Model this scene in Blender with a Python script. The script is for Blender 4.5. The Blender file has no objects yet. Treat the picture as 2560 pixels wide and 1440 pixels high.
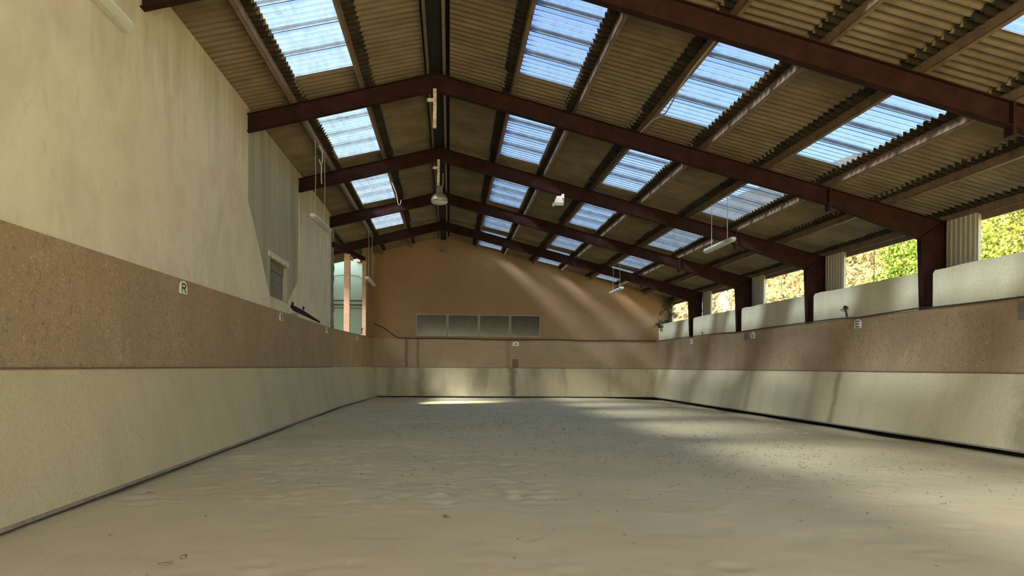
import bpy, math, random
import numpy as np
from mathutils import Matrix, Vector

# ------------------------------------------------------------ scene, camera, sky, sun
S = bpy.context.scene
COL = S.collection
H = 1.33                                   # eye height above the sand
cam_d = bpy.data.cameras.new('camera'); cam = bpy.data.objects.new('camera', cam_d); COL.objects.link(cam)
cam_d.sensor_fit = 'HORIZONTAL'; cam_d.sensor_width = 36; cam_d.lens = 27.717
cam_d.shift_x = 0.0; cam_d.shift_y = 0.07825; cam_d.clip_end = 600
_r = Vector((0.99681371, -0.07943939, 0.007198)); _u = Vector((-0.00704968, 0.00214738, 0.99997285)); _f = Vector((0.07945268, 0.99683739, -0.00158051))
cam.matrix_world = Matrix(((_r.x, _u.x, -_f.x, 0), (_r.y, _u.y, -_f.y, 0), (_r.z, _u.z, -_f.z, H), (0, 0, 0, 1)))
S.camera = cam
S.view_settings.view_transform = 'Standard'; S.view_settings.look = 'None'
S.view_settings.gamma = 1.0; S.view_settings.use_curve_mapping = False
S.view_settings.exposure = 3.42
S.cycles.max_bounces = 12; S.cycles.diffuse_bounces = 6; S.cycles.transparent_max_bounces = 24
S.cycles.sample_clamp_indirect = 6.0
S.cycles.use_denoising = True

SUN_TO = Vector((1.0, 0.60, -0.80)).normalized()      # the way the sunlight travels
world = bpy.data.worlds.new('sky'); S.world = world; world.use_nodes = True
wn = world.node_tree.nodes; wl = world.node_tree.links; wn.clear()
wo = wn.new('ShaderNodeOutputWorld'); bg = wn.new('ShaderNodeBackground'); sk = wn.new('ShaderNodeTexSky')
sk.sky_type = 'NISHITA'; sk.sun_disc = False
sk.sun_elevation = math.asin(-SUN_TO.z); sk.sun_rotation = math.atan2(-SUN_TO.x, -SUN_TO.y)
sk.air_density = 1.0; sk.dust_density = 1.5; sk.ozone_density = 1.0
bg.inputs['Strength'].default_value = 0.13
wl.new(sk.outputs[0], bg.inputs['Color']); wl.new(bg.outputs[0], wo.inputs['Surface'])
sun_d = bpy.data.lights.new('sun', 'SUN'); sun_d.energy = 7.2; sun_d.angle = math.radians(12.0); sun_d.color = (1.0, 0.88, 0.64)
sun = bpy.data.objects.new('sun', sun_d); COL.objects.link(sun)
sun.rotation_euler = SUN_TO.to_track_quat('-Z', 'Y').to_euler(); sun.location = (-30, -15, 40)

rnd = random.Random(7)

# ------------------------------------------------------------ material helpers
def newmat(name):
    m = bpy.data.materials.new(name); m.use_nodes = True
    nt = m.node_tree; b = nt.nodes['Principled BSDF']
    return m, nt, b
def N(nt, t, **kw):
    n = nt.nodes.new(t)
    for k, v in kw.items():
        if k in n.inputs.keys(): n.inputs[k].default_value = v
        else: setattr(n, k, v)
    return n
def coords(nt, scale=(1, 1, 1), rot=(0, 0, 0)):
    tc = N(nt, 'ShaderNodeTexCoord'); mp = N(nt, 'ShaderNodeMapping')
    mp.inputs['Scale'].default_value = scale; mp.inputs['Rotation'].default_value = rot
    nt.links.new(tc.outputs['Object'], mp.inputs['Vector']); return mp.outputs[0]
def noise(nt, vec, scale, detail=4, rough=.55, dist=0.0):
    n = N(nt, 'ShaderNodeTexNoise', Scale=scale, Detail=detail, Roughness=rough, Distortion=dist)
    nt.links.new(vec, n.inputs['Vector']); return n.outputs['Fac']
def ramp(nt, fac, stops):
    r = N(nt, 'ShaderNodeValToRGB'); cr = r.color_ramp
    while len(cr.elements) < len(stops): cr.elements.new(.5)
    for e, (p, c) in zip(cr.elements, stops):
        e.position = p; e.color = (*c, 1) if len(c) == 3 else c
    nt.links.new(fac, r.inputs[0]); return r.outputs[0]
def mix(nt, fac, a, b, mode='MIX'):
    n = N(nt, 'ShaderNodeMix', data_type='RGBA', blend_type=mode)
    if isinstance(fac, float): n.inputs[0].default_value = fac
    else: nt.links.new(fac, n.inputs[0])
    for i, x in ((6, a), (7, b)):
        if isinstance(x, tuple): n.inputs[i].default_value = (*x, 1)
        else: nt.links.new(x, n.inputs[i])
    return n.outputs[2]
def bump(nt, b, h, strength, dist):
    n = N(nt, 'ShaderNodeBump', Strength=strength, Distance=dist)
    nt.links.new(h, n.inputs['Height']); nt.links.new(n.outputs[0], b.inputs['Normal'])
def plain(name, col, rough=.7, metal=0.0, var=.0, scale=8.0, spec=.3):
    m, nt, b = newmat(name)
    b.inputs['Roughness'].default_value = rough; b.inputs['Metallic'].default_value = metal
    b.inputs['Specular IOR Level'].default_value = spec
    if var > 0:
        f = noise(nt, coords(nt), scale, 5, .65)
        c = ramp(nt, f, [(.3, tuple(x * (1 - var) for x in col)), (.7, tuple(min(1, x * (1 + var)) for x in col))])
        nt.links.new(c, b.inputs['Base Color'])
    else:
        b.inputs['Base Color'].default_value = (*col, 1)
    return m

def stains(nt, c, marks, base):
    tc = N(nt, 'ShaderNodeTexCoord'); sx = N(nt, 'ShaderNodeSeparateXYZ'); nt.links.new(tc.outputs['Object'], sx.inputs[0])
    wob = noise(nt, coords(nt), 2.6, 5, .7)
    for ax, cen, wid, st in marks:
        a = N(nt, 'ShaderNodeMath', operation='MULTIPLY_ADD'); nt.links.new(wob, a.inputs[0]); a.inputs[1].default_value = wid * 2.4; a.inputs[2].default_value = -wid * 1.2 - cen
        b = N(nt, 'ShaderNodeMath', operation='ADD'); nt.links.new(sx.outputs[ax], b.inputs[0]); nt.links.new(a.outputs[0], b.inputs[1])
        d = N(nt, 'ShaderNodeMath', operation='ABSOLUTE'); nt.links.new(b.outputs[0], d.inputs[0])
        e = N(nt, 'ShaderNodeMath', operation='DIVIDE'); nt.links.new(d.outputs[0], e.inputs[0]); e.inputs[1].default_value = wid * 2
        c = mix(nt, ramp(nt, e.outputs[0], [(.15, (st,) * 3), (.75, (0, 0, 0))]), c, tuple(x * .30 for x in base))
    return c
def osb_mat(name, base, fleck, dark, stain=.35, marks=()):
    m, nt, b = newmat(name)
    v = coords(nt)
    a = noise(nt, v, 11, 6, .7, 1.6)
    c = ramp(nt, a, [(.30, dark), (.47, base), (.60, base), (.74, fleck)])
    fl = noise(nt, coords(nt, (1, 1, 1.7)), 17, 3, .5, 3.5)
    c = mix(nt, ramp(nt, fl, [(.58, (0, 0, 0)), (.68, (.75, .75, .75))]), c, fleck)
    fl2 = noise(nt, coords(nt, (1, 1.9, 1)), 14, 3, .5, 3.5)
    c = mix(nt, ramp(nt, fl2, [(.60, (0, 0, 0)), (.72, (.4, .4, .4))]), c, fleck)
    big = noise(nt, coords(nt, (.5, .5, .28)), 1.3, 4, .6)
    c = mix(nt, ramp(nt, big, [(.42, (stain,) * 3), (.62, (0, 0, 0))]), c, tuple(x * .62 for x in base))
    red = noise(nt, coords(nt, (.9, .9, .8)), 1.1, 4, .7, .5)
    c = mix(nt, ramp(nt, red, [(.52, (0, 0, 0)), (.70, (.4, .4, .4))]), c, (base[0] * .95, base[1] * .80, base[2] * .74))
    ol = noise(nt, coords(nt, (.7, .7, .5)), 1.7, 4, .7, .4)
    c = mix(nt, ramp(nt, ol, [(.50, (0, 0, 0)), (.66, (.5, .5, .5))]), c, (base[0] * .78, base[1] * .92, base[2] * .86))
    if marks: c = stains(nt, c, marks, base)
    nt.links.new(c, b.inputs['Base Color']); b.inputs['Roughness'].default_value = .75
    b.inputs['Specular IOR Level'].default_value = .25
    bump(nt, b, a, .25, .004)
    return m
def board_mat(name, base, streak=.3, sc=(1.3, 1.3, .22), seed=0.0, marks=()):
    m, nt, b = newmat(name)
    mp = coords(nt, sc)
    st = noise(nt, mp, 1.15 + seed, 5, .6, .3)
    c = ramp(nt, st, [(.34, tuple(x * (1 - streak) for x in base)), (.5, base), (.72, tuple(min(1, x * 1.12) for x in base))])
    fi = noise(nt, coords(nt, (1, 1, 1)), 26, 6, .75)
    c = mix(nt, ramp(nt, fi, [(.40, (.55, .55, .55)), (.56, (0, 0, 0))]), c, tuple(x * .78 for x in base))
    sp = noise(nt, coords(nt, (1, 1, .7)), 7.0, 3, .5, .6)
    c = mix(nt, ramp(nt, sp, [(.70, (0, 0, 0)), (.78, (.55, .55, .55))]), c, tuple(x * .52 for x in base))
    if marks: c = stains(nt, c, marks, base)
    nt.links.new(c, b.inputs['Base Color']); b.inputs['Roughness'].default_value = .8
    b.inputs['Specular IOR Level'].default_value = .2
    bump(nt, b, fi, .2, .004)
    return m

def plaster_mat(name, base, sc=(.5, .5, .42)):
    m, nt, b = newmat(name)
    a = noise(nt, coords(nt, sc), 1.1, 5, .6, .4)
    c = ramp(nt, a, [(.32, (base[0] * .80, base[1] * .84, base[2] * .82)), (.47, base), (.60, (base[0] * .92, base[1] * .86, base[2] * .88)), (.72, tuple(min(1, x * 1.08) for x in base))])
    h = noise(nt, coords(nt, (1, 1, .8)), 6, 5, .7)
    c = mix(nt, ramp(nt, h, [(.56, (0, 0, 0)), (.66, (.35, .35, .35))]), c, tuple(x * .72 for x in base))
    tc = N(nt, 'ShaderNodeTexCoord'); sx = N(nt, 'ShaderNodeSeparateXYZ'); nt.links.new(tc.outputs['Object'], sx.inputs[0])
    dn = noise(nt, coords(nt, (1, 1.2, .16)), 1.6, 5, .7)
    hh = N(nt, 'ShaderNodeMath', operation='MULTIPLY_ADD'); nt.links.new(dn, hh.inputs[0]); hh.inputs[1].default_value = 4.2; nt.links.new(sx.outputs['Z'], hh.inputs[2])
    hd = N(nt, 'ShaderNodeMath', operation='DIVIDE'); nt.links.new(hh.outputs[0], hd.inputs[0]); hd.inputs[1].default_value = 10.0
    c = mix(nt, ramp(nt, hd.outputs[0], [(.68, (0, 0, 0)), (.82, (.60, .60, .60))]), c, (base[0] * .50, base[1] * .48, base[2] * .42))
    sp = noise(nt, coords(nt, (1.3, 1.3, .8)), 5.0, 6, .75, 1.2)
    c = mix(nt, ramp(nt, sp, [(.69, (0, 0, 0)), (.735, (.6, .6, .6))]), c, tuple(x * .45 for x in base))
    nt.links.new(c, b.inputs['Base Color']); b.inputs['Roughness'].default_value = .85; b.inputs['Specular IOR Level'].default_value = .2
    bump(nt, b, h, .2, .006); return m
M = {}
M['osb'] = osb_mat('chipboard', (.40, .285, .165), (.80, .64, .41), (.14, .095, .052))
M['osb_g'] = osb_mat('chipboard_band', (.40, .285, .165), (.62, .48, .30), (.24, .165, .09), .25, [('X', -1.85, .07, .7), ('X', -1.35, .06, .6), ('X', 2.55, .10, .35)])
M['osb_far'] = osb_mat('chipboard_gable', (.33, .205, .103), (.46, .31, .17), (.23, .14, .07), .3)
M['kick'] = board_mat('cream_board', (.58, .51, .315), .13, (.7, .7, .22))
M['kick_far'] = board_mat('cream_board_gable', (.56, .48, .29), .40, (.8, 1, .10), .2, [('X', 2.75, .16, .8), ('X', -1.25, .20, .5)])
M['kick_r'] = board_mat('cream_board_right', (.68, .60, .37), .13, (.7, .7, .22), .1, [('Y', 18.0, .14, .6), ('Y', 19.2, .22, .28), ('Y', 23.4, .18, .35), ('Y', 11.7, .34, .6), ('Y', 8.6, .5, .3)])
M['edge'] = plain('board_edge', (.30, .26, .20), .8, var=.2)
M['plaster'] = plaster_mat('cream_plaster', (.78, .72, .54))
M['plaster_grey'] = board_mat('grey_plaster', (.46, .435, .33), .25, (1.6, 1.6, .14), .3)
M['parapet'] = board_mat('white_plaster', (.70, .67, .46), .14, (.7, .7, .4))
M['block'] = board_mat('grey_block', (.25, .235, .19), .2, (1, 1, 1))
M['rubble'] = plain('broken_masonry', (.27, .23, .18), .95, var=.5, scale=9)
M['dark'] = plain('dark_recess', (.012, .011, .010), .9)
M['mint'] = board_mat('mint_plaster', (.34, .44, .30), .12, (.6, .6, .5))
M['conc'] = plain('concrete', (.16, .15, .12), .9, var=.2, scale=3)
M['steel'] = plain('red_brown_steel', (.026, .009, .006), .75, var=.5, scale=3.2, spec=.12)
M['purlin'] = plain('brown_purlin', (.19, .125, .075), .55, var=.35, scale=4, spec=.4)
M['sheet'] = None
M['lap_shade'] = plain('painted_lap_shade', (.035, .028, .018), .95, var=.5, scale=2.5, spec=.05)  # near-black colour stands in for the shade where sheets overlap
M['white'] = plain('white_enamel', (.74, .74, .64), .45, var=.08, scale=20)
M['diffuser'] = plain('milky_diffuser', (.52, .53, .44), .35, var=.06)
M['cord'] = plain('pale_cord', (.45, .42, .34), .8)
M['black'] = plain('black_rubber', (.02, .02, .02), .6)
M['sign'] = plain('cream_sign', (.90, .87, .70), .5)
M['letter'] = plain('black_letter', (.015, .015, .015), .5)
M['wood'] = plain('pine_timber', (.46, .27, .16), .7, var=.22, scale=6)
M['lamp_metal'] = plain('tarnished_aluminium', (.30, .28, .20), .42, .55, var=.2, scale=12)
M['pole'] = plain('flaking_pole', (.55, .45, .30), .7, var=.5, scale=16)
M['pipe'] = plain('dark_pipe', (.06, .05, .04), .5)
M['bark'] = plain('brown_bark', (.10, .075, .05), .9, var=.3)
M['bark_white'] = plain('bleached_bark', (.75, .72, .66), .8, var=.1)
M['ground'] = plain('dry_grass', (.22, .20, .09), .95, var=.4, scale=.6)
M['yard'] = plain('pale_gravel', (.62, .56, .42), .95, var=.15, scale=2)
M['debris'] = plain('dry_leaf', (.26, .21, .135), .8, var=.4, scale=14)
M['paper'] = plain('white_scrap', (.85, .82, .74), .6)
M['putty'] = plain('grey_plate', (.19, .17, .165), .6, var=.15)
M['patch'] = plain('brown_patch', (.20, .125, .08), .7, var=.2)
M['frame'] = plain('pale_window_frame', (.36, .30, .21), .5, var=.1)

# asbestos-cement sheet
m, nt, b = newmat('fibre_cement'); M['sheet'] = m
v = coords(nt)
a = noise(nt, v, 1.2, 5, .65)
c = ramp(nt, a, [(.3, (.12, .093, .056)), (.7, (.215, .17, .105))])
w = noise(nt, coords(nt, (.6, 5, .6)), 2.0, 4, .6)
c = mix(nt, ramp(nt, w, [(.5, (0, 0, 0)), (.75, (.4, .4, .4))]), c, (.085, .062, .035))
nt.links.new(c, b.inputs['Base Color']); b.inputs['Roughness'].default_value = .9
b.inputs['Specular IOR Level'].default_value = .1

# corrugated translucent sheet
def sheet_glass(name, dirt):
    m, nt, b = newmat(name); nt.nodes.remove(b)
    out = nt.nodes['Material Output']
    tr = N(nt, 'ShaderNodeBsdfTransparent'); tl = N(nt, 'ShaderNodeBsdfTranslucent'); df = N(nt, 'ShaderNodeBsdfDiffuse')
    f = noise(nt, coords(nt, (3, .8, 3)), 2.4, 5, .7)
    col = ramp(nt, f, [(.34, (.065, .085, .10)), (.6, (.10, .14, .19))])
    tr.inputs[0].default_value = (.23, .27, .37, 1)
    lw0 = N(nt, 'ShaderNodeLayerWeight', Blend=.5)
    nt.links.new(ramp(nt, lw0.outputs['Facing'], [(.25, (.25, .29, .38)), (.50, (.14, .185, .31)), (.72, (.035, .065, .16))]), tr.inputs[0])
    nt.links.new(col, tl.inputs[0]); df.inputs[0].default_value = (.20, .21, .20, 1)
    m1 = N(nt, 'ShaderNodeMixShader'); m1.inputs[0].default_value = .25
    nt.links.new(tl.outputs[0], m1.inputs[1]); nt.links.new(df.outputs[0], m1.inputs[2])
    m2 = N(nt, 'ShaderNodeMixShader')
    # flank of each wave scatters more than its crest
    lw = N(nt, 'ShaderNodeLayerWeight', Blend=.35)
    rr = ramp(nt, lw.outputs['Facing'], [(.0, (.45, .45, .45)), (.9, (.8, .8, .8))])
    d = noise(nt, coords(nt, (1.5, 4, 1.5)), 3.5, 4, .65, .5)
    dd = ramp(nt, d, [(.66, (0, 0, 0)), (.72, (1, 1, 1))])
    nt.links.new(rr, m2.inputs[0])
    nt.links.new(tr.outputs[0], m2.inputs[1]); nt.links.new(m1.outputs[0], m2.inputs[2])
    dk = N(nt, 'ShaderNodeBsdfDiffuse'); dk.inputs[0].default_value = (.05, .045, .035, 1)
    m3 = N(nt, 'ShaderNodeMixShader'); 
    mm = N(nt, 'ShaderNodeMath', operation='MULTIPLY'); mm.inputs[1].default_value = dirt
    nt.links.new(dd, mm.inputs[0]); nt.links.new(mm.outputs[0], m3.inputs[0])
    nt.links.new(m2.outputs[0], m3.inputs[1]); nt.links.new(dk.outputs[0], m3.inputs[2])
    nt.links.new(m3.outputs[0], out.inputs['Surface'])
    return m
M['glass'] = sheet_glass('translucent_sheet', .8)

m, nt, b = newmat('yellowed_seam'); nt.nodes.remove(b); M['seam'] = m
tl_ = N(nt, 'ShaderNodeBsdfTranslucent'); tp_ = N(nt, 'ShaderNodeBsdfTransparent'); mx_ = N(nt, 'ShaderNodeMixShader'); mx_.inputs[0].default_value = .7
fz = noise(nt, coords(nt, (1, 1, 1)), 5, 5, .7)
nt.links.new(ramp(nt, fz, [(.35, (.10, .075, .04)), (.6, (.34, .30, .17))]), tl_.inputs[0]); tp_.inputs[0].default_value = (.25, .26, .24, 1)
nt.links.new(tp_.outputs[0], mx_.inputs[1]); nt.links.new(tl_.outputs[0], mx_.inputs[2]); nt.links.new(mx_.outputs[0], nt.nodes['Material Output'].inputs['Surface'])

# sand
m, nt, b = newmat('sand'); M['sand'] = m
v = coords(nt)
a = noise(nt, v, .5, 5, .6); fi = noise(nt, v, 60, 6, .8); md = noise(nt, v, 9, 5, .65, .4)
c = ramp(nt, a, [(.3, (.63, .54, .325)), (.7, (.75, .65, .40))])
c = mix(nt, ramp(nt, fi, [(.35, (.4, .4, .4)), (.55, (0, 0, 0))]), c, (.46, .38, .24))
nt.links.new(c, b.inputs['Base Color']); b.inputs['Roughness'].default_value = .95; b.inputs['Specular IOR Level'].default_value = .1
gm = mix(nt, .35, md, noise(nt, v, 34, 5, .8)); bump(nt, b, gm, .45, .010)

# foliage
def leaf_mat(name, c1, c2, c3):
    m, nt, b = newmat(name); nt.nodes.remove(b); out = nt.nodes['Material Output']
    f = noise(nt, coords(nt), 3.0, 6, .8)
    c = ramp(nt, f, [(.36, c1), (.5, c2), (.62, c3)])
    d = N(nt, 'ShaderNodeBsdfDiffuse'); t = N(nt, 'ShaderNodeBsdfTranslucent'); mx = N(nt, 'ShaderNodeMixShader'); mx.inputs[0].default_value = .35
    nt.links.new(c, d.inputs[0]); nt.links.new(c, t.inputs[0]); nt.links.new(d.outputs[0], mx.inputs[1]); nt.links.new(t.outputs[0], mx.inputs[2])
    nt.links.new(mx.outputs[0], out.inputs['Surface']); return m
M['leaf'] = leaf_mat('yellow_green_leaf', (0.031, 0.042, 0.006), (0.112, 0.130, 0.022), (0.252, 0.260, 0.077))
M['leaf2'] = leaf_mat('mid_green_leaf', (0.023, 0.040, 0.005), (0.085, 0.130, 0.020), (0.201, 0.249, 0.057))
M['scrub'] = leaf_mat('autumn_scrub', (0.079, 0.054, 0.025), (0.155, 0.122, 0.055), (0.191, 0.191, 0.066))
M['ivy'] = leaf_mat('dark_ivy', (.015, .035, .01), (.03, .06, .018), (.06, .10, .03))
M['hill'] = leaf_mat('hillside_soil', (0.083, 0.060, 0.036), (0.139, 0.106, 0.061), (0.127, 0.134, 0.050))

# ------------------------------------------------------------ mesh helpers
class MB:
    def __init__(s): s.v = []; s.f = []
    def add(s, vs, fs):
        o = len(s.v); s.v += [tuple(x) for x in vs]; s.f += [tuple(i + o for i in f) for f in fs]; return s
    def box(s, a, b):
        x0, y0, z0 = a; x1, y1, z1 = b
        s.add([(x0, y0, z0), (x1, y0, z0), (x1, y1, z0), (x0, y1, z0), (x0, y0, z1), (x1, y0, z1), (x1, y1, z1), (x0, y1, z1)],
              [(0, 3, 2, 1), (4, 5, 6, 7), (0, 1, 5, 4), (1, 2, 6, 5), (2, 3, 7, 6), (3, 0, 4, 7)]); return s
    def hexa(s, p):      # eight corners: bottom ring then top ring
        return s.add(p, [(0, 3, 2, 1), (4, 5, 6, 7), (0, 1, 5, 4), (1, 2, 6, 5), (2, 3, 7, 6), (3, 0, 4, 7)])
    def prism(s, poly, ext):   # polygon (3D points) extruded by a vector
        n = len(poly); e = Vector(ext); p = [Vector(q) for q in poly]
        vs = [tuple(q) for q in p] + [tuple(q + e) for q in p]
        fs = [tuple(range(n)), tuple(range(2 * n - 1, n - 1, -1))] + [(i, i + n, (i + 1) % n + n, (i + 1) % n) for i in range(n)]
        return s.add(vs, [f[::-1] for f in fs])
    def tube(s, pts, r, n=8, cap=True):
        pts = [Vector(p) for p in pts]; rs = r if isinstance(r, (list, tuple)) else [r] * len(pts)
        vs = []; ref = None
        for i, p in enumerate(pts):
            d = (pts[min(i + 1, len(pts) - 1)] - pts[max(i - 1, 0)]).normalized()
            if ref is None: ref = Vector((0, 0, 1)) if abs(d.z) < .9 else Vector((1, 0, 0))
            a = d.cross(ref).normalized(); bb = a.cross(d).normalized(); ref = bb
            for k in range(n):
                t = 2 * math.pi * k / n; vs.append(p + (a * math.cos(t) + bb * math.sin(t)) * rs[i])
        fs = [(i * n + k, i * n + (k + 1) % n, (i + 1) * n + (k + 1) % n, (i + 1) * n + k) for i in range(len(pts) - 1) for k in range(n)]
        if cap: fs += [tuple(range(n))[::-1], tuple((len(pts) - 1) * n + k for k in range(n))]
        return s.add(vs, fs)
    def lathe(s, prof, c, n=28):   # (r, z) profile about a vertical axis
        vs = []
        for r_, z in prof:
            for k in range(n):
                t = 2 * math.pi * k / n; vs.append((c[0] + r_ * math.cos(t), c[1] + r_ * math.sin(t), c[2] + z))
        fs = [(i * n + k, i * n + (k + 1) % n, (i + 1) * n + (k + 1) % n, (i + 1) * n + k) for i in range(len(prof) - 1) for k in range(n)]
        return s.add(vs, fs)
    def mesh(s, name, mat, off=(0, 0, 0), smooth=False):
        me = bpy.data.meshes.new(name)
        ox, oy, oz = off
        me.from_pydata([(x - ox, y - oy, z - oz) for x, y, z in s.v], [], s.f)
        if mat: me.materials.append(mat)
        if smooth: me.polygons.foreach_set('use_smooth', [True] * len(me.polygons))
        me.update(); return me

def world_loc(o):
    v = Vector(o.location); p = o.parent
    while p: v += Vector(p.location); p = p.parent
    return v
def tag(o, label=None, cat=None, group=None, kind=None):
    if label: o['label'] = label
    if cat: o['category'] = cat
    if group: o['group'] = group
    if kind: o['kind'] = kind
    return o
def obj(name, mb, mat, parent=None, loc=(0, 0, 0), smooth=False, **k):
    base = world_loc(parent) if parent else Vector(loc)
    o = bpy.data.objects.new(name, mb.mesh(name, mat, tuple(base), smooth)); COL.objects.link(o)
    if parent: o.parent = parent
    else: o.location = loc
    return tag(o, **k)
def thing(name, loc, label, cat, group=None):
    o = bpy.data.objects.new(name, None); COL.objects.link(o); o.location = loc; o.empty_display_size = .2
    return tag(o, label, cat, group)
def struct(name, mb, mat, smooth=False): return obj(name, mb, mat, kind='structure', smooth=smooth)

# ------------------------------------------------------------ roof shape (world heights)
XR0 = -0.30; SL = 0.2555
def rz(x, z0): return H + z0 - SL * abs(x - XR0)
PUR_R = [1.12, 2.34, 3.60, 4.82, 6.09, 7.33, 8.54, 9.77]
PUR_L = [-1.62, -2.88, -4.14, -5.40]
G0 = 14.05; PW = .9; WL = .18; AMP = .026
Y_END = 34.3; Y_BACK = -5.2
FR = {k: 14.835 + 5 * (k - 2) for k in range(0, 6)}
SKY = [(.55, 4.15), (5.05, 8.65), (10.45, 14.05), (15.85, 19.45), (21.25, 24.85), (25.75, 29.35), (30.25, 33.85)]

def sheet(mb, ya, yb, xa, xb, z0a, z0b, over=.06, thick=.007, jitter=0.0):
    n = max(4, int(round((yb + over - ya) / WL * 7)))
    top = []; 
    for i in range(n + 1):
        y = ya + (yb + over - ya) * i / n
        w = AMP * math.sin(2 * math.pi * (y - G0) / WL)
        lift = .012 * max(0, (y - yb + .02)) / over if y > yb - .02 else 0      # laps over its neighbour
        for x, z0 in ((xa, z0a), (xb, z0b)):
            top.append((x, y, rz(x, z0) + w + lift + jitter))
    bot = [(x, y, z - thick) for x, y, z in top]
    o = len(top); fs = []
    for i in range(n):
        a, b_, c_, d = 2 * i, 2 * i + 1, 2 * i + 3, 2 * i + 2
        fs += [(a, b_, c_, d), (a + o, d + o, c_ + o, b_ + o), (a, d, d + o, a + o), (b_, b_ + o, c_ + o, c_)]
    fs += [(0, o, o + 1, 1), (2 * n, 2 * n + 1, 2 * n + 1 + o, 2 * n + o)]
    mb.add(top + bot, fs)

def columns():
    k0 = math.floor((Y_BACK - .3 - G0) / PW); y = G0 + k0 * PW
    while y < Y_END + .3:
        yield y, y + PW; y += PW
rows_r = [(-.03, PUR_R[0])] + [(PUR_R[i], PUR_R[i + 1]) for i in range(7)]
rows_l = [(-.50, PUR_L[0]), (PUR_L[0], PUR_L[1]), (PUR_L[1], PUR_L[2]), (PUR_L[2], PUR_L[3]), (PUR_L[3], -5.75)]
def in_sky(y0, y1, last=True):
    m_ = (y0 + y1) / 2
    return any(a < m_ < b_ for a, b_ in (SKY if last else SKY[:-1]))
ZS = 5.655
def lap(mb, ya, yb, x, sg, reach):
    # jagged lap strip just uphill of the purlin; its dark colour paints the shade
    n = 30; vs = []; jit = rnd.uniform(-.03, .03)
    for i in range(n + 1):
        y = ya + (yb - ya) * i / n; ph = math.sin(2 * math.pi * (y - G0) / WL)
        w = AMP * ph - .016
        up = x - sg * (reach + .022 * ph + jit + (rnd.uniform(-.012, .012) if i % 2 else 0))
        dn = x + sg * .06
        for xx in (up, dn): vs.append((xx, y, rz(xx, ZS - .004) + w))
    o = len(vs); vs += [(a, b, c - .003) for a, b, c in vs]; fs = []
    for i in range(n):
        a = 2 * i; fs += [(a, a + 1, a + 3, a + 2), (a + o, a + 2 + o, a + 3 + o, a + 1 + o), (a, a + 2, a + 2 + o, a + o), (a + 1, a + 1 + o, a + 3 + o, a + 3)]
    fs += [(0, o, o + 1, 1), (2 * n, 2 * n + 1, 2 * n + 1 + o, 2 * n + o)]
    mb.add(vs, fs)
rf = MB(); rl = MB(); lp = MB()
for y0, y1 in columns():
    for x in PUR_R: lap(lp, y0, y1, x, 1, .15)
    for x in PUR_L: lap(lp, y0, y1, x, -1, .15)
struct('ceiling', lp, M['lap_shade'])
for y0, y1 in columns():
    for i, (xa, xb) in enumerate(rows_r):
        if i in (1, 3, 5) and in_sky(y0, y1): continue
        up = xa - (.17 if i else 0); dn = xb + (.10 if i < 7 else .38)
        sheet(rf, y0, y1, up, dn, ZS - .012, ZS + .020, jitter=rnd.uniform(-.004, .004))
    for i, (xa, xb) in enumerate(rows_l):
        if i == 1 and in_sky(y0, y1, False): continue
        up = xa + (.17 if i else 0); dn = xb - (.10 if i < 4 else .05)
        sheet(rl, y0, y1, up, dn, ZS - .012, ZS + .020, jitter=rnd.uniform(-.004, .004))
struct('ceiling', rf, M['sheet']); struct('ceiling', rl, M['sheet'])
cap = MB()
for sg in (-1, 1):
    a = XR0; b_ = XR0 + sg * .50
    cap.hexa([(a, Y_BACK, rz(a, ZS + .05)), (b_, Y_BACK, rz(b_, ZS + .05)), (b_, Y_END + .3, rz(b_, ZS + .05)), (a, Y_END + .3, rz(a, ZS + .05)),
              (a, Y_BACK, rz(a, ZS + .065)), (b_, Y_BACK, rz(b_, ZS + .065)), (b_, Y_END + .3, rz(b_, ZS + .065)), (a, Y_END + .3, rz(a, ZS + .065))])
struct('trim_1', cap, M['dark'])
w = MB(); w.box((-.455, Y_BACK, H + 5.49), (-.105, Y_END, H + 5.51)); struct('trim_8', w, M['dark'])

# translucent roof lights: one thing per opening, one child per sheet
ORD = ['nearest', 'second nearest', 'third', 'fourth', 'fifth', 'sixth', 'seventh']
def bayname(j):
    return {0: 'above the doorway behind', 1: 'just before the nearest frame', 2: 'before the second frame', 3: 'before the third frame',
            4: 'before the fourth frame', 5: 'before the last frame', 6: 'in the bay at the gable'}[j]
for row, (xa, xb), nm in ((0, rows_l[1], 'left of the ridge'), (1, rows_r[1], 'right of the ridge, top row'), (2, rows_r[3], 'right of the ridge, middle row'), (3, rows_r[5], 'right of the ridge, lowest row')):
    for j, (ya, yb) in enumerate(SKY):
        if row == 0 and j == 6: continue
        cx_ = (xa + xb) / 2; root = thing('roof_light', (cx_, (ya + yb) / 2, rz(cx_, ZS)),
            'translucent roof light %s, %s' % (nm, bayname(j)), 'skylight', 'translucent roof lights')
        sg = -1 if row == 0 else 1
        for q in range(4):
            mb = MB(); y0 = ya + q * PW
            sheet(mb, y0, y0 + PW, xa - sg * .17, xb + sg * .10, ZS - .012, ZS + .020, thick=.003)
            # single skin: keep only the outer surface so light is filtered once
            n_ = len(mb.v) // 2; mb.v = mb.v[:n_]; mb.f = [f for f in mb.f if max(f) < n_]
            obj('translucent_sheet', mb, M['glass'], root)
            if q:
                mb = MB(); sheet(mb, y0 - .015, y0 + .03, xa - sg * .02, xb - sg * .02, ZS - .020, ZS + .012, over=.004, thick=.003)
                obj('lap_strip', mb, M['seam'], root)
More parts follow.
